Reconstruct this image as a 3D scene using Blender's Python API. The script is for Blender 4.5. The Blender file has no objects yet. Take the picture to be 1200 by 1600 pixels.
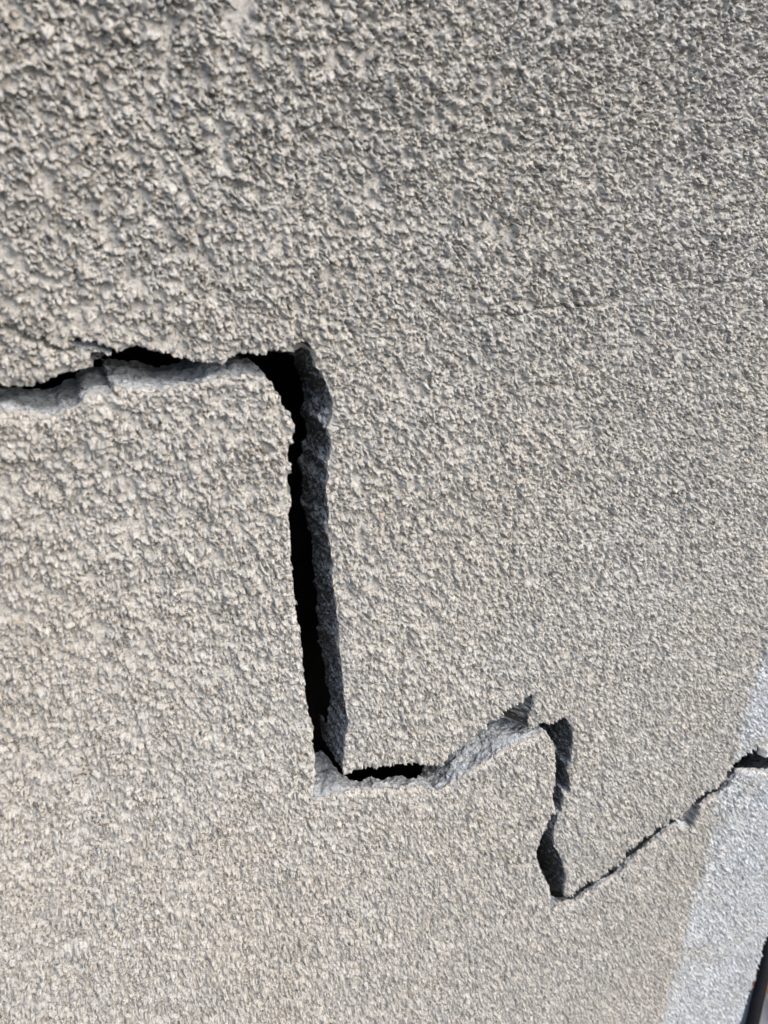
import bpy, math
import numpy as np
from mathutils import Matrix, Vector

# ------------------------------------------------------------------ camera, sky, sun
sc = bpy.context.scene
cam_d = bpy.data.cameras.new('camera'); cam = bpy.data.objects.new('camera', cam_d)
sc.collection.objects.link(cam); sc.camera = cam
R = ((0.9079113540181375, -0.2148327870692471, 0.3599220010571902),
     (-0.4176153596755551, -0.38991221978474705, 0.8207105898095797),
     (-0.035977557004460495, -0.8954414187776835, -0.4437232030550128))
M = Matrix.Identity(4)
for i in range(3):
    M[i][0] = R[i][0]; M[i][1] = -R[i][1]; M[i][2] = -R[i][2]
M.translation = Vector((0.0, -0.35, 1.55))
cam.matrix_world = M
cam_d.sensor_fit = 'HORIZONTAL'; cam_d.sensor_width = 36.0; cam_d.lens = 33.3
cam_d.clip_start = 0.02; cam_d.clip_end = 500.0
cam_d.dof.use_dof = True; cam_d.dof.focus_distance = 0.50; cam_d.dof.aperture_fstop = 14.0

SUN_EL, SUN_AZ = 43.0, 58.0      # azimuth measured from +X towards -Y (in front of the wall)
w = bpy.data.worlds.new('World'); sc.world = w; w.use_nodes = True
nt = w.node_tree; bg = nt.nodes['Background']
sky = nt.nodes.new('ShaderNodeTexSky'); sky.sky_type = 'NISHITA'; sky.sun_disc = False
sky.sun_elevation = math.radians(SUN_EL)
sky.altitude = 100; sky.air_density = 1.0; sky.dust_density = 4.0; sky.ozone_density = 0.6
nt.links.new(sky.outputs[0], bg.inputs[0]); bg.inputs[1].default_value = 0.15
sd = bpy.data.lights.new('sun', 'SUN'); sd.energy = 0.8; sd.angle = math.radians(55); sd.color = (1.0, 0.97, 0.93)
sun = bpy.data.objects.new('sun', sd); sc.collection.objects.link(sun)
el = math.radians(SUN_EL); az = math.radians(-SUN_AZ)
dvec = Vector((math.cos(el)*math.cos(az), math.cos(el)*math.sin(az), math.sin(el)))
sun.rotation_euler = dvec.to_track_quat('Z', 'Y').to_euler()
sky.sun_rotation = math.atan2(dvec.x, dvec.y)
sc.view_settings.view_transform = 'Standard'; sc.view_settings.look = 'None'
sc.view_settings.gamma = 1.0; sc.view_settings.exposure = 1.2

# ------------------------------------------------------------------ traced outlines, in mm on the wall plane (x along the wall, z above the ground)
CRACK = [(-49.7, 1473.6), (-38.2, 1470.7), (-28.7, 1468.4), (-26.4, 1467.2), (-22.5, 1465.1), (-17.3, 1464.9), (-12.9, 1466.6), (-7.2, 1467.2), (-2.4, 1468.0), (3.9, 1468.2), (8.2, 1468.5), (11.0, 1469.9), (14.7, 1470.6), (17.9, 1472.5), (20.3, 1474.3), (23.9, 1474.1), (27.0, 1475.2), (30.8, 1475.6), (36.3, 1473.6), (41.8, 1471.4), (48.6, 1469.2), (55.1, 1465.8), (63.2, 1463.7), (68.2, 1463.3), (73.2, 1464.2), (74.6, 1465.6), (81.2, 1466.3), (89.3, 1465.6), (97.0, 1465.8), (101.9, 1463.9), (107.6, 1463.1), (112.2, 1463.8), (115.4, 1464.4), (116.8, 1460.5), (118.3, 1453.6), (121.7, 1451.4), (122.1, 1446.1), (125.2, 1439.7), (126.5, 1432.3), (125.3, 1426.0), (121.8, 1419.3), (122.8, 1412.7), (123.5, 1405.8), (120.3, 1398.7), (120.8, 1390.8), (118.4, 1384.6), (119.2, 1374.3), (119.0, 1366.1), (116.3, 1357.2), (118.4, 1348.1), (119.2, 1335.6), (118.0, 1319.3), (119.1, 1305.9), (120.1, 1289.8), (119.1, 1274.8), (119.7, 1257.3), (119.4, 1231.9), (121.5, 1207.6), (117.8, 1193.1), (116.1, 1182.0), (114.1, 1165.4), (121.8, 1164.2), (132.5, 1162.3), (143.9, 1157.0), (149.5, 1157.5), (171.2, 1147.4), (194.5, 1135.9), (206.8, 1140.2), (226.5, 1146.5), (241.1, 1145.4), (256.1, 1140.9), (267.6, 1139.9), (276.4, 1137.5), (285.0, 1138.6), (298.6, 1133.6), (302.9, 1135.9), (307.4, 1135.3), (312.4, 1130.5), (314.1, 1125.6), (318.1, 1118.3), (319.7, 1102.7), (320.4, 1089.3), (319.4, 1079.4), (316.6, 1073.2), (320.5, 1061.5), (322.2, 1051.4), (322.4, 1041.9), (316.0, 1043.5), (315.4, 1035.1), (315.1, 1023.3), (311.8, 1021.8), (311.1, 1013.2), (309.4, 1008.3), (310.0, 993.9), (311.4, 977.9), (318.2, 966.2), (323.4, 949.1), (327.8, 933.9), (329.7, 921.7), (328.4, 912.3), (329.6, 899.2), (332.8, 897.2), (343.5, 899.2), (352.2, 905.3), (362.9, 900.7), (372.6, 899.6), (375.2, 904.8), (383.7, 907.4), (399.6, 909.5), (403.1, 914.2), (405.0, 923.4), (414.4, 921.0), (422.0, 925.2), (429.5, 930.4), (437.8, 930.5), (443.5, 936.8), (451.9, 932.3), (457.9, 936.5), (472.8, 939.8), (484.9, 944.7), (488.4, 953.1), (496.5, 960.0), (510.7, 955.7), (527.1, 958.7), (528.7, 967.1), (535.2, 977.5), (543.9, 978.9), (548.8, 984.7), (562.6, 984.7), (575.4, 988.8), (583.4, 987.0), (606.6, 989.5), (630.5, 991.0), (642.0, 970.5), (619.5, 946.9), (597.1, 939.3), (569.4, 952.4), (548.7, 960.3), (542.9, 953.9), (534.3, 944.1), (526.4, 938.7), (514.5, 939.0), (504.7, 934.6), (496.5, 931.3), (480.6, 922.6), (460.9, 920.9), (451.1, 917.6), (440.7, 913.9), (428.8, 909.1), (419.4, 904.8), (409.3, 900.1), (404.5, 893.2), (397.8, 887.4), (386.3, 887.5), (374.2, 887.1), (364.8, 885.1), (354.6, 883.6), (345.5, 879.5), (331.0, 883.8), (320.1, 886.0), (314.7, 886.5), (313.1, 905.7), (310.1, 923.4), (303.9, 937.3), (297.4, 955.4), (294.2, 969.5), (291.8, 973.5), (291.0, 985.1), (294.3, 997.5), (296.4, 1005.5), (300.7, 1013.0), (303.2, 1024.7), (306.7, 1031.6), (302.4, 1050.3), (304.3, 1060.1), (303.8, 1081.4), (301.9, 1095.5), (301.0, 1106.0), (295.5, 1116.9), (291.2, 1123.7), (285.4, 1124.8), (276.6, 1125.2), (260.6, 1124.7), (245.5, 1123.9), (227.9, 1119.0), (215.1, 1115.5), (198.5, 1110.4), (188.3, 1110.6), (174.0, 1120.4), (158.5, 1128.0), (145.1, 1134.6), (130.4, 1140.5), (117.6, 1144.3), (103.6, 1146.9), (94.4, 1146.4), (89.6, 1147.0), (92.2, 1160.6), (94.0, 1170.7), (95.8, 1186.6), (94.0, 1203.5), (96.6, 1212.0), (94.3, 1221.9), (93.5, 1237.9), (94.1, 1254.9), (93.5, 1266.9), (94.9, 1277.4), (93.9, 1284.6), (94.5, 1295.4), (92.9, 1305.3), (93.2, 1320.4), (94.1, 1330.4), (93.5, 1340.2), (93.7, 1349.6), (95.0, 1359.7), (94.2, 1370.2), (97.7, 1383.3), (96.3, 1391.5), (98.7, 1400.5), (98.0, 1408.2), (100.1, 1415.2), (103.3, 1421.9), (103.3, 1425.5), (101.6, 1429.4), (101.8, 1431.9), (98.0, 1436.0), (97.8, 1440.6), (93.5, 1448.8), (91.1, 1451.8), (85.5, 1452.7), (81.4, 1454.9), (75.8, 1454.8), (69.5, 1456.1), (63.9, 1455.3), (59.6, 1454.3), (51.2, 1454.3), (46.2, 1454.1), (38.8, 1453.7), (33.0, 1455.2), (27.3, 1456.5), (18.0, 1458.5), (16.5, 1455.0), (9.0, 1456.2), (4.3, 1456.7), (0.7, 1453.0), (-6.2, 1450.7), (-10.3, 1448.6), (-15.4, 1450.2), (-23.8, 1453.1), (-31.9, 1455.4), (-41.5, 1458.0), (-51.8, 1466.0)]

CHIPS = [(7, [(1.9, 1480.2), (6.2, 1482.6), (14.1, 1481.3), (19.6, 1478.2), (24.5, 1474.0), (20.1, 1473.4), (15.6, 1474.9), (6.4, 1477.0)]), (9, [(10.7, 1475.6), (18.3, 1474.5), (22.4, 1474.9), (20.7, 1472.1), (15.7, 1468.3), (10.5, 1467.6), (8.9, 1472.0)]), (9, [(105.5, 1466.3), (110.9, 1468.9), (115.3, 1467.0), (118.0, 1462.7), (113.0, 1460.7), (107.4, 1461.1)]), (24, [(192.8, 1131.4), (196.2, 1140.4), (214.5, 1149.8), (226.8, 1157.4), (245.4, 1166.3), (268.9, 1176.5), (273.8, 1174.6), (274.9, 1167.1), (271.3, 1149.7), (272.5, 1131.1), (259.8, 1127.8), (241.7, 1129.7), (227.0, 1129.6), (207.0, 1123.4)]), (9, [(466.9, 929.9), (479.2, 911.9), (493.2, 904.4), (499.4, 926.0), (504.4, 944.1), (486.2, 946.8), (469.5, 943.4)])]

HAIR = [[(-38.9, 1504.4), (-31.1, 1497.8), (-22.6, 1492.5), (-16.1, 1488.4), (-13.4, 1485.9), (-7.9, 1482.7), (-5.0, 1480.6), (0.0, 1479.0), (4.8, 1478.4)], [(165.3, 1466.4), (171.1, 1466.4), (192.8, 1464.5), (209.2, 1467.1), (223.9, 1469.0), (239.0, 1468.4), (250.1, 1468.6), (265.9, 1468.7), (275.1, 1469.2), (279.9, 1467.6), (289.4, 1467.3), (304.0, 1466.9), (315.9, 1470.2), (332.9, 1474.2), (340.4, 1475.4), (367.0, 1474.1), (386.7, 1471.8), (404.1, 1469.8), (424.4, 1469.9), (463.8, 1470.5)], [(17.1, 1456.8), (20.0, 1453.8), (23.3, 1451.1)], [(136.1, 1476.3), (140.0, 1469.2), (141.3, 1465.7)]]

BAND = [(541.6, 1203.7), (541.6, 1162.3), (540.0, 1115.4), (536.3, 1088.3), (535.7, 1035.3), (538.1, 1001.9), (524.5, 927.4), (526.2, 887.6), (525.3, 845.3), (523.5, 795.9), (521.3, 754.4), (524.2, 685.6), (520.3, 603.0), (518.3, 537.8), (517.7, 419.9)]

DIP1 = (123.7, 197.8, 1096.4, 1171.3)
DIP2 = (105.2, 132.2, 1183.9, 1203.8)
STONE = (0.5868, 0.9720)


# ------------------------------------------------------------------ noise
def h32(a, b, seed, c=0):
    with np.errstate(over='ignore'):
        x = (np.asarray(a).astype(np.int64)*374761393 + np.asarray(b).astype(np.int64)*668265263
             + np.asarray(c).astype(np.int64)*2147483647 + seed*1274126177) & 0xffffffff
        x = x.astype(np.uint32)
        x ^= x >> np.uint32(15); x *= np.uint32(2246822519); x ^= x >> np.uint32(13)
        x *= np.uint32(3266489917); x ^= x >> np.uint32(16)
    return x.astype(np.float32)/np.float32(4294967295.0)
def vn2(x, z, s, seed):
    x = x/s; z = z/s; i = np.floor(x); j = np.floor(z); u = (x-i).astype(np.float32); v = (z-j).astype(np.float32)
    u = u*u*u*(u*(u*6-15)+10); v = v*v*v*(v*(v*6-15)+10)
    a = h32(i, j, seed); b = h32(i+1, j, seed); c = h32(i, j+1, seed); d = h32(i+1, j+1, seed)
    return (a*(1-u)+b*u)*(1-v)+(c*(1-u)+d*u)*v - 0.5
def vn3(x, z, y, s, seed):
    x = x/s; z = z/s; y = y/s; i = np.floor(x); j = np.floor(z); k = np.floor(y)
    u = x-i; v = z-j; t = y-k
    u = u*u*(3-2*u); v = v*v*(3-2*v); t = t*t*(3-2*t)
    def L(kk):
        a = h32(i, j, seed, kk); b = h32(i+1, j, seed, kk); c = h32(i, j+1, seed, kk); d = h32(i+1, j+1, seed, kk)
        return (a*(1-u)+b*u)*(1-v)+(c*(1-u)+d*u)*v
    return L(k)*(1-t)+L(k+1)*t - 0.5
def blobs(x, z, c, seed, prob, H, rmin=.38, rmax=.8, pw=.6):
    """rounded grains of sprayed render: the highest of the domes round each point"""
    gx = np.floor(x/c); gz = np.floor(z/c); out = np.zeros(x.shape, np.float32); idr = np.zeros(x.shape, np.float32)
    for dx in (-1, 0, 1):
        for dz in (-1, 0, 1):
            i = gx+dx; j = gz+dz
            cx = (i+h32(i, j, seed))*c; cz = (j+h32(i, j, seed+1))*c
            rr = h32(i, j, seed+2); r = (rmin+(rmax-rmin)*rr*rr)*c
            an = h32(i, j, seed+3)*3.1416; e = 0.62+0.38*h32(i, j, seed+4)
            ca = np.cos(an); sa = np.sin(an); px = x-cx; pz = z-cz
            a = px*ca+pz*sa; b = (-px*sa+pz*ca)/e
            t = 1-(a*a+b*b)/(r*r)
            on = h32(i, j, seed+5) < prob
            hh = np.where(on & (t > 0), H*(r/c)*(0.7+0.6*h32(i, j, seed+6))*np.power(np.maximum(t, 0), pw), 0).astype(np.float32)
            m = hh > out
            out = np.where(m, hh, out); idr = np.where(m, h32(i, j, seed+7), idr)
    return out, idr
def sstep(a, b, x):
    t = np.clip((x-a)/(b-a), 0, 1); return t*t*(3-2*t)

def stucco(x, z):
    """relief of the sprayed render in mm (and a random value for each grain)"""
    far = sstep(1250, 850, z)
    x = x + .0004*np.clip(x-100, 0, None)**2; z = z - .00032*np.clip(1350-z, 0, None)**2   # finer throw away from the crack
    x = x*1.14; z = z*1.14
    rx = .819*x+.574*z; rz = -.574*x+.819*z; sx = .342*x-.94*z; sz = .94*x+.342*z
    wx = x + 1.6*vn2(x, z, 6.0, 11) + .9*vn2(x, z, 2.4, 12) + .35*vn2(x, z, 1.1, 19)
    wz = z + 1.6*vn2(x, z, 6.0, 13) + .9*vn2(x, z, 2.4, 14) + .35*vn2(x, z, 1.1, 20)
    dens = 0.5 + 1.0*vn2(rx, rz, 20.0, 15) + 1.1*vn2(sx, sz, 8.0, 16)
    near = sstep(330, -60, x) * sstep(1100, 1600, z)          # opener, coarser throw at the upper left
    # crumbly clusters of grains standing on a smooth float coat
    n = .9*vn2(wx*.9+wz*.3, wz, 5.6, 41) + .8*vn2(rx, rz, 3.0, 42) + .45*vn2(sx, sz, 12.0, 43) + .35*vn2(x, z, 1.6, 44)
    n = n + .37 - .11*near
    m = sstep(-.06, .10, n); m2 = sstep(-.05, .45, n)
    big, i0 = blobs(wx, wz, 9.0, 100, np.clip(.10+.6*(dens-.4)+.2*near, 0, .7), 3.2+1.4*near, .26, .48, .6)
    a, i1 = blobs(wx, wz, 4.2, 200, np.clip(.55+.6*(dens-.5), .1, .95), 2.8, .36, .75, .5)
    b, i2 = blobs(wx, wz, 2.7, 300, .75, 2.2, .34, .72, .5)
    c, i3 = blobs(wx, wz, 1.7, 400, .8, 1.3, .34, .72, .5)
    d, i4 = blobs(x, z, 1.1, 500, .6, .6, pw=.5)
    base = 1.8*vn2(rx, rz, 60.0, 21) + 1.3*vn2(sx, sz, 20.0, 22) + .5*vn2(rx, rz, 6.0, 26)
    pit, _ = blobs(wx, wz, 3.6, 600, .28, 1.0, .16, .32, .5)   # small blow holes between the grains
    h = base + .8*big*(.4+.6*m) + m*(1+.45*far)*(.8 + 1.2*a + 1.4*b + 1.35*c + 1.0*d) + .5*m2 - (9.0+5*far)*pit*m + (.35+.4*m)*vn2(rx, rz, 1.6, 24) + (.35+.4*m)*vn2(sx, sz, .9, 23) - 3.4
    # thin dark undercuts between the grains
    for sc_, wd, dp, sd_, an in ((4.4, .06, 2.4, 31, .5), (2.6, .08, 2.2, 33, 1.2)):
        c_, s_ = math.cos(an), math.sin(an); ax = c_*wx+s_*wz; az_ = -s_*wx+c_*wz
        gr = np.abs(vn2(ax, az_, sc_, sd_)+.4*vn2(az_, ax, sc_*.45, sd_+1))
        h = h - 1.3*m*dp*np.clip(1-gr/wd, 0, 1)**.7*sstep(-.12, .12, vn2(x, z, sc_*1.7, sd_+50))
    g = np.where(b > .25, i2, np.where(a > .5, i1, i3))
    return h.astype(np.float32), g

def refine(poly, closed=True, step=0.9, amp=1.0, seed=5):
    P = np.array(poly, float); n = len(P); out = []
    for k in range(n if closed else n-1):
        a = P[k]; b = P[(k+1) % n]; L = np.hypot(*(b-a)); m = max(1, int(L/step))
        for q in range(m): out.append(a+(b-a)*q/m)
    if not closed: out.append(P[-1])
    out = np.array(out); x = out[:, 0]; z = out[:, 1]
    ox = amp*(1.6*vn2(x, z, 5.0, seed)+1.2*vn2(x, z, 2.2, seed+1)); oz = amp*(1.6*vn2(x, z, 5.0, seed+2)+1.2*vn2(x, z, 2.2, seed+3))
    return np.stack([x+ox, z+oz], 1)

# ------------------------------------------------------------------ mesh helpers
def mk(name, co, quads, mat, parent=None, smooth=True, attrs=None):
    me = bpy.data.meshes.new(name); nv = len(co); quads = np.asarray(quads, np.int32); nf, k = quads.shape
    me.vertices.add(nv); me.vertices.foreach_set('co', np.ascontiguousarray(co, np.float32).ravel())
    me.loops.add(nf*k); me.loops.foreach_set('vertex_index', quads.ravel())
    me.polygons.add(nf); me.polygons.foreach_set('loop_start', np.arange(0, nf*k, k, dtype=np.int32))
    me.polygons.foreach_set('use_smooth', np.full(nf, smooth))
    if attrs:
        for an, av in attrs.items():
            at = me.attributes.new(an, 'FLOAT', 'POINT'); at.data.foreach_set('value', np.ascontiguousarray(av, np.float32))
    me.update(calc_edges=True); me.validate()
    o = bpy.data.objects.new(name, me); sc.collection.objects.link(o)
    if mat: me.materials.append(mat)
    if parent: o.parent = parent
    return o
def sub(co, quads, keep, attrs):
    q = quads[keep]; u, inv = np.unique(q, return_inverse=True)
    return co[u], inv.reshape(q.shape), {k: v[u] for k, v in attrs.items()}
def tag(o, label=None, cat=None, group=None, kind=None):
    for k, v in (('label', label), ('category', cat), ('group', group), ('kind', kind)):
        if v: o[k] = v
    return o
def empty(name, loc):
    o = bpy.data.objects.new(name, None); sc.collection.objects.link(o); o.location = loc; o.empty_display_size = .05; return o

# ------------------------------------------------------------------ materials
class N:
    def __init__(s, name):
        s.m = bpy.data.materials.new(name); s.m.use_nodes = True; s.t = s.m.node_tree
        s.b = s.t.nodes['Principled BSDF']; s.b.inputs['Specular IOR Level'].default_value = .25
        s.co = s.t.nodes.new('ShaderNodeTexCoord').outputs['Object']
    def n(s, ty, **kw):
        n = s.t.nodes.new(ty)
        for k, v in kw.items(): setattr(n, k, v)
        return n
    def l(s, a, b): s.t.links.new(a, b)
    def noise(s, scale, detail=4, rough=.55, dist=0):
        n = s.n('ShaderNodeTexNoise'); n.inputs['Scale'].default_value = scale; n.inputs['Detail'].default_value = detail
        n.inputs['Roughness'].default_value = rough; n.inputs['Distortion'].default_value = dist; s.l(s.co, n.inputs['Vector']); return n.outputs['Fac']
    def ramp(s, fac, stops):
        r = s.n('ShaderNodeValToRGB'); e = r.color_ramp.elements
        while len(e) < len(stops): e.new(.5)
        for i, (p, c) in enumerate(stops): e[i].position = p; e[i].color = (*c, 1)
        s.l(fac, r.inputs[0]); return r.outputs['Color']
    def mix(s, fac, a, b, mode='MIX'):
        m = s.n('ShaderNodeMix', data_type='RGBA', blend_type=mode)
        for v, k in ((fac, 0), (a, 6), (b, 7)):
            if hasattr(v, 'is_linked'): s.l(v, m.inputs[k])
            elif k == 0: m.inputs[0].default_value = v
            else: m.inputs[k].default_value = (*v, 1)
        return m.outputs[2]
    def attr(s, name):
        a = s.n('ShaderNodeAttribute', attribute_name=name); return a.outputs['Fac']
    def bump(s, fac, strength, dist):
        b = s.n('ShaderNodeBump'); b.inputs['Strength'].default_value = strength; b.inputs['Distance'].default_value = dist
        s.l(fac, b.inputs['Height']); s.l(b.outputs[0], s.b.inputs['Normal'])
    def done(s, col, rough=.9):
        if hasattr(col, 'is_linked'): s.l(col, s.b.inputs['Base Color'])
        else: s.b.inputs['Base Color'].default_value = (*col, 1)
        s.b.inputs['Roughness'].default_value = rough; return s.m

def m_render(name, warm, cool, tan, pale):
    m = N(name)
    big = m.ramp(m.noise(7, 4, .6), [(.38, warm), (.62, cool)])
    grain = m.attr('grain')
    c = m.mix(m.ramp(grain, [(.80, (0, 0, 0)), (.93, (.55,)*3)]), big, tan)
    c = m.mix(m.ramp(grain, [(.03, (.55,)*3), (.16, (0, 0, 0))]), c, pale)
    sp = m.ramp(m.noise(650, 4, .75), [(.30, (.52,)*3), (.48, (.98,)*3), (.70, (1.10,)*3)])
    c = m.mix(1.0, c, sp, 'MULTIPLY')
    st = m.ramp(m.noise(16, 5, .65, .4), [(.58, (0, 0, 0)), (.80, (.22,)*3)])
    c = m.mix(st, c, tan)
    gm = m.ramp(m.noise(430, 3, .65, .6), [(.53, (1, 1, 1)), (.615, (.34, .30, .25))])      # specks of grime, also standing in for dark shade in the crevices
    gl = m.ramp(m.noise(55, 3, .6), [(.35, (.15,)*3), (.6, (1,)*3)])
    c = m.mix(1.0, c, m.mix(gl, (1, 1, 1), gm), 'MULTIPLY')
    pb = m.mix(1.0, c, (1.17, 1.27, 1.42), 'MULTIPLY')             # the thin pale paint at the wall's end
    c = m.mix(m.attr('band'), c, pb)
    m.bump(m.noise(1100, 4, .75), .8, .0009)
    return m.done(c, .92)
MAT_R = m_render('sprayed_render', (.390, .382, .355), (.382, .382, .367), (.30, .265, .21), (.49, .487, .46))
MAT_B = MAT_R
def m_conc(name, dark, light, spots=True):
    m = N(name)
    c = m.ramp(m.noise(60, 6, .7), [(.3, dark), (.7, light)])
    p = m.ramp(m.noise(330, 5, .8), [(.36, (.30,)*3), (.50, (1.0,)*3)])
    c = m.mix(1.0, c, p, 'MULTIPLY')
    q = m.ramp(m.noise(1300, 2, .8), [(.34, (.6,)*3), (.6, (1.12,)*3)])
    c = m.mix(1.0, c, q, 'MULTIPLY')
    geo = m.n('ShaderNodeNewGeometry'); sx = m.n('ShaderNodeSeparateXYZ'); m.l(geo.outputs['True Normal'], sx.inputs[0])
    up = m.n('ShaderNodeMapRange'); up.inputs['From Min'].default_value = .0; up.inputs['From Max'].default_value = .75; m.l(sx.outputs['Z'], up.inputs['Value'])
    sky_lit = m.mix(1.0, c, (1.22, 1.26, 1.30), 'MULTIPLY')   # skylight on upward faces, put into the colour as a paler tint
    shaded = m.mix(1.0, c, (.165, .14, .118), 'MULTIPLY')        # shade on the upright faces, painted in as a dark tint
    c = m.mix(up.outputs[0], shaded, sky_lit)
    coat = m.attr('coat')                       # thickness of the render coat seen on the broken edge
    c = m.mix(coat, c, (.36, .345, .32))
    m.bump(m.noise(700, 5, .75), .9, .0012)
    return m.done(c, .95)
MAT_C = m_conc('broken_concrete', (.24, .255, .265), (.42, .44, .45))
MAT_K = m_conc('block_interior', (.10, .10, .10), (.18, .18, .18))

# ------------------------------------------------------------------ the wall: graded grid, fine where the camera is close
XE = 698.0                                      # the wall's outer corner
def graded(pts):
    """pts: (position, spacing) pairs -> monotone coordinates"""
    p = [pts[0][0]]
    ps = np.array([q[0] for q in pts]); ss = np.array([q[1] for q in pts])
    while p[-1] < pts[-1][0]: p.append(p[-1]+np.interp(p[-1], ps, ss))
    p[-1] = pts[-1][0]
    return np.array(p)
gx = graded([(-900, 9), (-300, 6), (-150, .9), (-135, .62), (-60, .46), (100, .48), (300, .58), (500, .74), (XE, .85)])
gz = graded([(0, 9), (180, 6), (285, 1.4), (500, 1.1), (800, .86), (1200, .62), (1450, .50), (1620, .46), (1640, .7), (1660, 1.5), (1760, 6), (2400, 9)])
nx, nz = len(gx), len(gz)
print('grid', nx, nz, nx*nz)
X, Z = np.meshgrid(gx, gz)                       # [z, x]
# the corner runs slightly out of true
lean = sstep(560, XE, X)*3.0*np.interp(Z, [0, 379, 450, 607, 900, 2400], [-1.0, -.6, .4, -1.4, -1.0, 0])
def near_poly(P, closed, reach):
    """signed distance (negative inside) and nearest point on the grid, within reach"""
    D = np.full(X.shape, 1e9, np.float32); NX = np.zeros(X.shape, np.float32); NZ = np.zeros(X.shape, np.float32)
    n = len(P); par = np.zeros(X.shape, bool)
    for k in range(n if closed else n-1):
        a = P[k]; b = P[(k+1) % n]
        i0 = np.searchsorted(gx, min(a[0], b[0])-reach); i1 = np.searchsorted(gx, max(a[0], b[0])+reach)
        j0 = np.searchsorted(gz, min(a[1], b[1])-reach); j1 = np.searchsorted(gz, max(a[1], b[1])+reach)
        if i1 > i0 and j1 > j0:
            xs = gx[None, i0:i1]; zs = gz[j0:j1, None]; d = b-a; L2 = max(d@d, 1e-9)
            t = np.clip(((xs-a[0])*d[0]+(zs-a[1])*d[1])/L2, 0, 1); qx = a[0]+t*d[0]; qz = a[1]+t*d[1]
            dd = np.hypot(xs-qx, zs-qz); S = (slice(j0, j1), slice(i0, i1)); mm = dd < D[S]
            D[S] = np.where(mm, dd, D[S]); NX[S] = np.where(mm, qx, NX[S]); NZ[S] = np.where(mm, qz, NZ[S])
        if closed and a[1] != b[1]:
            lo, hi = (a, b) if a[1] < b[1] else (b, a)
            for j in range(np.searchsorted(gz, lo[1]), np.searchsorted(gz, hi[1])):
                xi = lo[0]+(hi[0]-lo[0])*(gz[j]-lo[1])/(hi[1]-lo[1]); par[j, :np.searchsorted(gx, xi)] ^= True
    D = np.minimum(D, reach)
    if closed: D = np.where(par, -D, D)
    return D, NX, NZ, par
CP = refine(CRACK, True, .8, .45)
DC, NX, NZ, inside = near_poly(CP, True, 8.0)
# chips: shallow breaks in the render that show the concrete
chip = np.zeros(X.shape, np.float32); chipm = np.zeros(X.shape, bool)
chipid = np.zeros(X.shape, np.int8)
for ci, (dep, poly) in enumerate(CHIPS):
    Dk, _, _, ins = near_poly(refine(poly, True, .8, .6, 40), True, 30.0)
    ramp = 2.2 if dep < 20 else 15.0
    s = dep*sstep(0, ramp, -Dk)
    if dep > 20: s = 2.5*sstep(0, 1.5, -Dk) + (dep-2.5)*np.clip(-Dk/16, 0, 1)
    m = ins & (s > chip); chip = np.where(m, s, chip); chipm |= ins; chipid = np.where(m, ci+1, chipid)
Hs, G = stucco(X, Z)
print('relief', Hs.mean(), np.percentile(Hs, [1, 10, 50, 90, 99]))
Hs = Hs-np.float32(np.median(Hs))
rough = 1.6*vn2(X, Z, 9, 61)+1.1*vn2(X, Z, 3.5, 62)+.8*vn2(X, Z, 1.4, 63)
cm = sstep(0, 1.2, chip)
H = Hs*(1-cm)+rough*cm - chip
# relief fades a little right at the broken lips, which are lightly worn
lipf = sstep(0, 4.0, np.abs(DC)); H = np.where(~chipm, H*(.5+.5*lipf) - .9*(1-lipf), H)
# hairline cracks
for hi_, hp in enumerate(HAIR):
    Dh, _, _, _ = near_poly(refine(hp, False, .7, 1.5, 70), False, 5.0)
    along = np.clip(.5+2.0*vn2(X, Z, 24, 75+hi_), 0, 1)
    if hi_ == 1: along = along*sstep(90, 200, X)
    along = np.maximum(along, 1.0 if hi_ == 0 else 0); hw = (.42 if hi_ == 0 else .30)+.45*along
    H = H - 5.0*along*(1-sstep(hw*.6, hw*1.5, Dh))
# round the outer corner off
H = H - 5.0*sstep(XE-7, XE, X)**2
# lateral push makes the grains overhang
hp = np.clip(Hs+3.0, 0, 6)*(1-cm)
fade = sstep(XE, XE-15, X)
LX = (1.3*vn2(X, Z, 5, 81)+.7*vn2(X, Z, 2, 82))*hp*.24*fade
LZ = ((1.3*vn2(X, Z, 5, 83)+.7*vn2(X, Z, 2, 84))*hp*.24 - .38*(hp-3.0))
# snap: inside vertices that touch an outside one are laid on the outline
out = ~inside; nb = np.zeros_like(out)
o2 = np.pad(out, 1, constant_values=False)
for a in (0, 1, 2):
    for b in (0, 1, 2): nb |= o2[a:a+nz, b:b+nx]
snap = inside & nb
BX = np.where(snap, NX, X); BZ = np.where(snap, NZ, Z)
usable = out | snap
PX = (BX+LX+lean)/1000; PY = -H/1000; PZ = np.maximum((BZ+LZ)/1000, -.01)
idx = np.arange(nx*nz).reshape(nz, nx)
q = np.stack([idx[:-1, :-1], idx[:-1, 1:], idx[1:, 1:], idx[1:, :-1]], -1).reshape(-1, 4)
qo = out.ravel()[q]; qu = usable.ravel()[q]
keep = qu.all(1) & qo.any(1)
q = q[keep]
co = np.stack([PX.ravel(), PY.ravel(), PZ.ravel()], 1)
bandx = np.interp(Z, [b[1] for b in BAND[::-1]], [b[0] for b in BAND[::-1]]) + 9*vn2(X, Z, 40, 91)+7*vn2(X, Z, 10, 92)+4*vn2(X, Z, 4, 93)
bandv = sstep(-5, 5, X-bandx + 14*vn2(X, Z, 3.0, 94)) * np.clip(1.0+.8*vn2(X, Z, 30, 98)+.6*vn2(X, Z, 9, 99), 0, 1)
attrs = {'grain': G.ravel().astype(np.float32), 'band': bandv.ravel().astype(np.float32)}
isband = (X > bandx).ravel()[q].sum(1) >= 2
ischip = (cm > .35).ravel()[q].sum(1) >= 3
cid = chipid.ravel()[q].max(1)

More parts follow.
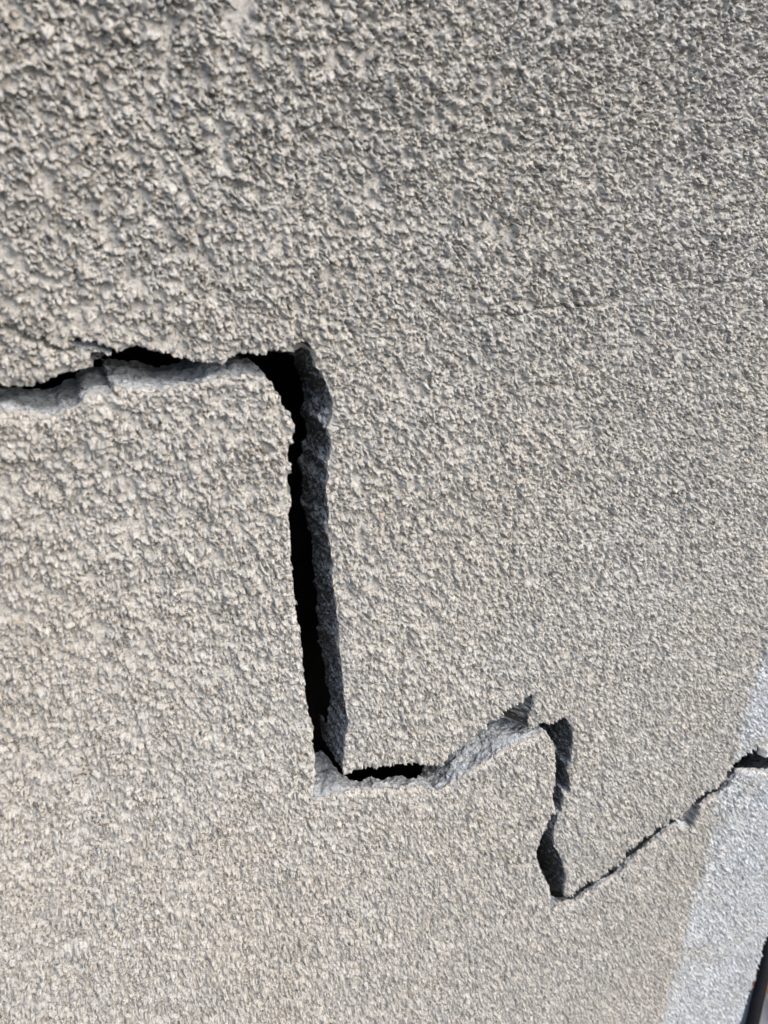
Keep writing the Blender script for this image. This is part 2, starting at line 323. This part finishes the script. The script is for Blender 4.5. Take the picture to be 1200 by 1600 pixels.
wall = empty('stucco_wall', (0, 0, 0))
tag(wall, 'rough cream stucco wall with a stepped black crack and a pale painted end', 'wall', kind='thing')
o = mk('render_coat', *sub(co, q, ~isband & ~ischip, attrs)[:2], MAT_R, wall, attrs=sub(co, q, ~isband & ~ischip, attrs)[2])
o = mk('corner_band', *sub(co, q, isband & ~ischip, attrs)[:2], MAT_B, wall, attrs=sub(co, q, isband & ~ischip, attrs)[2])
o['label'] = 'bluish white painted band at the end of the wall'
for ci in range(1, len(CHIPS)+1):
    k = ischip & (cid == ci)
    if k.any():
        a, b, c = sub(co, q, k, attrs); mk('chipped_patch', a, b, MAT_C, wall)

# broken faces of the blocks behind the outline
e = np.concatenate([q[:, [0, 1]], q[:, [1, 2]], q[:, [2, 3]], q[:, [3, 0]]])
key = np.sort(e, 1); kk = key[:, 0].astype(np.int64)*(nx*nz)+key[:, 1]
u, first, cnt = np.unique(kk, return_index=True, return_counts=True)
be = e[first[cnt == 1]]
ins_s = snap.ravel()[be].any(1) | (np.abs(DC).ravel()[be] < 2.5).all(1)
ex = (be % nx); edgeb = ((ex == 0).all(1) | (ex == nx-1).all(1) | (be//nx == 0).all(1) | (be//nx == nz-1).all(1))
be = be[ins_s & ~edgeb]
bv, inv = np.unique(be, return_inverse=True); be = inv.reshape(be.shape)
b0 = co[bv]*1000; fx = BX.ravel()[bv]; fz = BZ.ravel()[bv]; nb_ = len(bv)
K = 60
Dm = 46 + 6*vn2(fx, fz, 30, 95)*2 + 4*vn2(fx, fz, 9, 96)*2
Dm = np.where((fz > 1400) & (fx < 90), Dm+10, Dm)
def dip(x0, x1, z0, z1, d):
    global Dm
    k = sstep(x0-8, x0+4, fx)*sstep(x1+6, x1-26, fx)*sstep(z0-5, z0+1, fz)*sstep(z1+5, z1-1, fz)
    Dm = Dm*(1-k)+(d+10*vn2(fx, fz, 12, 98)+5*vn2(fx, fz, 4, 97))*k
dip(*DIP1, 15); dip(*DIP2, 27)
rows = [b0]; coat = [np.full(nb_, 1.0)]
for k in range(1, K+1):
    t = (k/K)**1.15; y = b0[:, 1]+(Dm-b0[:, 1])*t
    am = sstep(0, 12, y+0)*1.0; a2 = sstep(0, 3, y-b0[:, 1])
    bx_ = fx+(b0[:, 0]-fx)*max(0, 1-k/3.0); bz_ = fz+(b0[:, 2]-fz)*max(0, 1-k/3.0)
    bx_ = bx_ + (1 if k > 2 else 0)*0
    dx = am*(2.4*vn3(fx, fz, y, 26, 31)+2.0*vn3(fx, fz, y, 9, 32)) + a2*(2.2*vn3(fx, fz, y, 3.4, 33)+1.5*vn3(fx, fz, y, 1.5, 34))
    dz = am*(6*vn3(fx, fz, y, 26, 35)+3.0*vn3(fx, fz, y, 9, 36)) + a2*(2.2*vn3(fx, fz, y, 3.4, 37)+1.5*vn3(fx, fz, y, 1.5, 38))
    dz = dz - 1.25*np.maximum(y-5-2.5*vn2(fx, fz, 14, 99), 0)*sstep(322, 334, fx)*sstep(1210, 1200, fz)
    dz = dz - .55*np.maximum(y-6, 0)*sstep(DIP1[0]-12, DIP1[0]+2, fx)*sstep(DIP1[1]+30, DIP1[1]-6, fx)*sstep(DIP1[3]+3, DIP1[3]-1, fz)
    rows.append(np.stack([bx_+dx, y+a2*1.2*vn3(fx, fz, y, 2.5, 39), bz_+dz], 1))
    coat.append(1-sstep(1.6, 2.8, (y-b0[:, 1])+1.5*vn2(fx, fz, 6, 97)))
cv = np.concatenate(rows)/1000
fq = np.concatenate([np.stack([be[:, 0]+k*nb_, be[:, 0]+(k+1)*nb_, be[:, 1]+(k+1)*nb_, be[:, 1]+k*nb_], 1) for k in range(K)])
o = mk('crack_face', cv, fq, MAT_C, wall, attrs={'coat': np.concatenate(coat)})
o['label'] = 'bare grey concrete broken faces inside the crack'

# hollow inside the blocks: closed box behind the front, plus back, top and end faces of the wall
def box_faces(x0, x1, y0, y1, z0, z1, skip=()):
    v = [(x, y, z) for z in (z0, z1) for y in (y0, y1) for x in (x0, x1)]
    f = {'-z': (0, 2, 3, 1), '+z': (4, 5, 7, 6), '-y': (0, 1, 5, 4), '+y': (2, 6, 7, 3), '-x': (0, 4, 6, 2), '+x': (1, 3, 7, 5)}
    return np.array(v), np.array([f[k] for k in f if k not in skip])
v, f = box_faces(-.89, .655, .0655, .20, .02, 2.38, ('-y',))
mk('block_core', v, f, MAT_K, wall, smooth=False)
# end return of the wall and its back, top
def sheet(us, vs, fn, name, mat, par, attr=True):
    U, Vv = np.meshgrid(us, vs); c = fn(U, Vv); n1, n2 = U.shape[1], U.shape[0]
    ii = np.arange(n1*n2).reshape(n2, n1)
    qq = np.stack([ii[:-1, :-1], ii[:-1, 1:], ii[1:, 1:], ii[1:, :-1]], -1).reshape(-1, 4)
    g = h32(np.floor(U/4), np.floor(Vv/4), 3).ravel()
    return mk(name, c, qq, mat, par, attrs={'grain': g, 'band': np.full(g.shape, .8)})
last = co.reshape(nz, nx, 3)[:, -1]
ys = np.concatenate([[0], np.arange(1.5, 240, 3.0)])
def endf(U, Vv):
    h, _ = stucco(U+2000, Vv); f0 = sstep(0, 12, U)
    bx = np.interp(Vv, gz, last[:, 0]); by = np.interp(Vv, gz, last[:, 1])
    return np.stack([(bx+(h*.8+3.5*sstep(0, 6, U))*f0/1000).ravel(), (by*(1-f0)+U/1000).ravel(), (Vv/1000).ravel()], 1)
sheet(ys, gz, endf, 'end_face', MAT_B, wall)
v, f = box_faces(-.90, .697, .0, .235, .0, 2.40, ('-y', '+x', '-z'))
mk('wall_back', v, f, MAT_R, wall, smooth=False)

# ------------------------------------------------------------------ ground
m = N('ground_soil'); c = m.ramp(m.noise(14, 8, .7), [(.35, (.15, .152, .158)), (.65, (.25, .252, .26))]); m.bump(m.noise(90, 6, .7), .8, .02); MG = m.done(c)
us = np.concatenate([[-300, -60, -12, -4], np.arange(-2, 3.01, .05), [5, 14, 60, 300]])
U, Vv = np.meshgrid(us, us); g = (.012*vn2(U*1000, Vv*1000, 300, 7)+.006*vn2(U*1000, Vv*1000, 90, 8)-.012)*(np.abs(U) < 10)*(np.abs(Vv) < 10)
n_ = len(us); ii = np.arange(n_*n_).reshape(n_, n_)
o = mk('ground', np.stack([U.ravel(), Vv.ravel(), g.ravel()], 1), np.stack([ii[:-1, :-1], ii[:-1, 1:], ii[1:, 1:], ii[1:, :-1]], -1).reshape(-1, 4), MG)
tag(o, kind='structure')

# ------------------------------------------------------------------ things round the corner and in the crack
def lump(name, loc, size, mat, seed, rz=0, box=.0, n=40, parent=None, amp=.16):
    """a stone, brick or slab: a sphere pushed towards a box (box=1) with uneven, chipped faces"""
    th = np.linspace(0, np.pi, n); ph = np.linspace(0, 2*np.pi, 2*n, endpoint=False)
    T, P_ = np.meshgrid(th, ph, indexing='ij')
    d = np.stack([np.sin(T)*np.cos(P_), np.sin(T)*np.sin(P_), np.cos(T)], -1)
    if box > 0:
        k = 2+box*14; r = (np.abs(d)**k).sum(-1)**(-1/k); d = d*r[..., None]
    s = np.array(size)*500
    p = d*s
    jit = np.stack([vn3(p[..., 0]+seed*77, p[..., 1]+50, p[..., 2], max(s)*.55, seed+i) for i in range(3)], -1)
    jit2 = np.stack([vn3(p[..., 0]+seed*77, p[..., 1]+50, p[..., 2], max(s)*.15, seed+i+5) for i in range(3)], -1)
    p = p+jit*s.min()*amp*2+jit2*s.min()*amp*.6
    m1, m2 = T.shape; ii = np.arange(m1*m2).reshape(m1, m2)
    jn = np.roll(ii, -1, 1)
    qq = np.stack([ii[:-1], ii[1:], jn[1:], jn[:-1]], -1).reshape(-1, 4)
    p = p.reshape(-1, 3)/1000
    o = mk(name, p, qq, mat, parent); o.location = loc; o.rotation_euler = (0, 0, rz); return o
def plain(name, a, b, sc_=40, rough=.85, bump=.5):
    m = N(name); c = m.ramp(m.noise(sc_, 6, .7), [(.35, a), (.65, b)]); m.bump(m.noise(sc_*8, 4, .7), bump, .002); return m.done(c, rough)
MSL = plain('grey_slate', (.12, .12, .128), (.17, .17, .18), 25)
MBR = plain('terracotta', (.13, .06, .032), (.20, .095, .05), 50)
MPB = plain('pale_stone', (.45, .46, .44), (.60, .60, .56), 60)
# loose stone lodged in the crack where it crosses the painted band
o = lump('loose_stone', (0,0,0), (.011, .011, .013), MPB, 3, .4, .25, 30)
o.location = (STONE[0], .004, STONE[1])
tag(o, 'small pale rounded stone wedged in the crack at the painted band', 'stone')
# flat slabs on the ground
for loc, size, rz, label in (((.930, .060, .022), (.16, .15, .05), .45, 'grey slab nearest the wall corner, in front of the brown brick'),
                             ((1.135, .165, .022), (.17, .14, .05), .5, 'grey slab behind the brown brick, farthest from the wall corner')):
    o = lump('stone_slab', loc, size, MSL, int(loc[0]*100), rz, .9, 36, amp=.10); tag(o, label, 'slab', 'grey slabs on the ground by the wall')
o = lump('brick', (1.005, .145, .016), (.15, .036, .04), MBR, 21, .12, .9, 36, amp=.10); tag(o, 'terracotta brown brick lying between the two grey slabs', 'brick')
o = lump('pebble', (1.005, .178, .02), (.04, .03, .03), MPB, 23, 0, .1, 30); tag(o, 'pale rounded pebble beside the black hose', 'pebble')
def tube(name, pts, r, mat, parent=None, n=20):
    P_ = [Vector(p) for p in pts]; fine = []
    for i in range(len(P_)-1):
        p0 = P_[max(i-1, 0)]; p1 = P_[i]; p2 = P_[i+1]; p3 = P_[min(i+2, len(P_)-1)]
        for k in range(10):
            t = k/10; fine.append(.5*((2*p1)+(-p0+p2)*t+(2*p0-5*p1+4*p2-p3)*t*t+(-p0+3*p1-3*p2+p3)*t**3))
    fine.append(P_[-1]); co_, f_ = [], []
    for i, p in enumerate(fine):
        d = (fine[min(i+1, len(fine)-1)]-fine[max(i-1, 0)]).normalized(); a = d.cross(Vector((0, 0, 1))).normalized(); b = a.cross(d)
        for k in range(n):
            an = 2*math.pi*k/n; co_.append(p+(a*math.cos(an)+b*math.sin(an))*r)
    for i in range(len(fine)-1):
        for k in range(n): f_.append((i*n+k, i*n+(k+1) % n, (i+1)*n+(k+1) % n, (i+1)*n+k))
    return mk(name, np.array([tuple(c) for c in co_]), f_, mat, parent)
MBK = plain('black_rubber', (.004, .004, .005), (.009, .009, .010), 60, .8, .3)
MBK.node_tree.nodes['Principled BSDF'].inputs['Specular IOR Level'].default_value = .08
MBL = plain('blue_plastic', (.05, .20, .42), (.07, .25, .5), 60, .4, .1)
o = tube('hose', [(1.32, .40, .07), (1.20, .27, .07), (1.085, .190, .07), (1.0, .138, .066), (.945, .106, .062), (.90, .08, .06), (.84, .05, .06), (.76, -.01, .06)], .011, MBK)
tag(o, 'black rubber hose running past the end of the wall', 'hose')
o = tube('cord', [(1.30, .26, .055), (1.10, .185, .055), (1.02, .130, .055), (.99, .11, .054), (.95, .07, .054)], .0018, MBL)
tag(o, 'thin blue cord lying across the grey slab', 'cord')
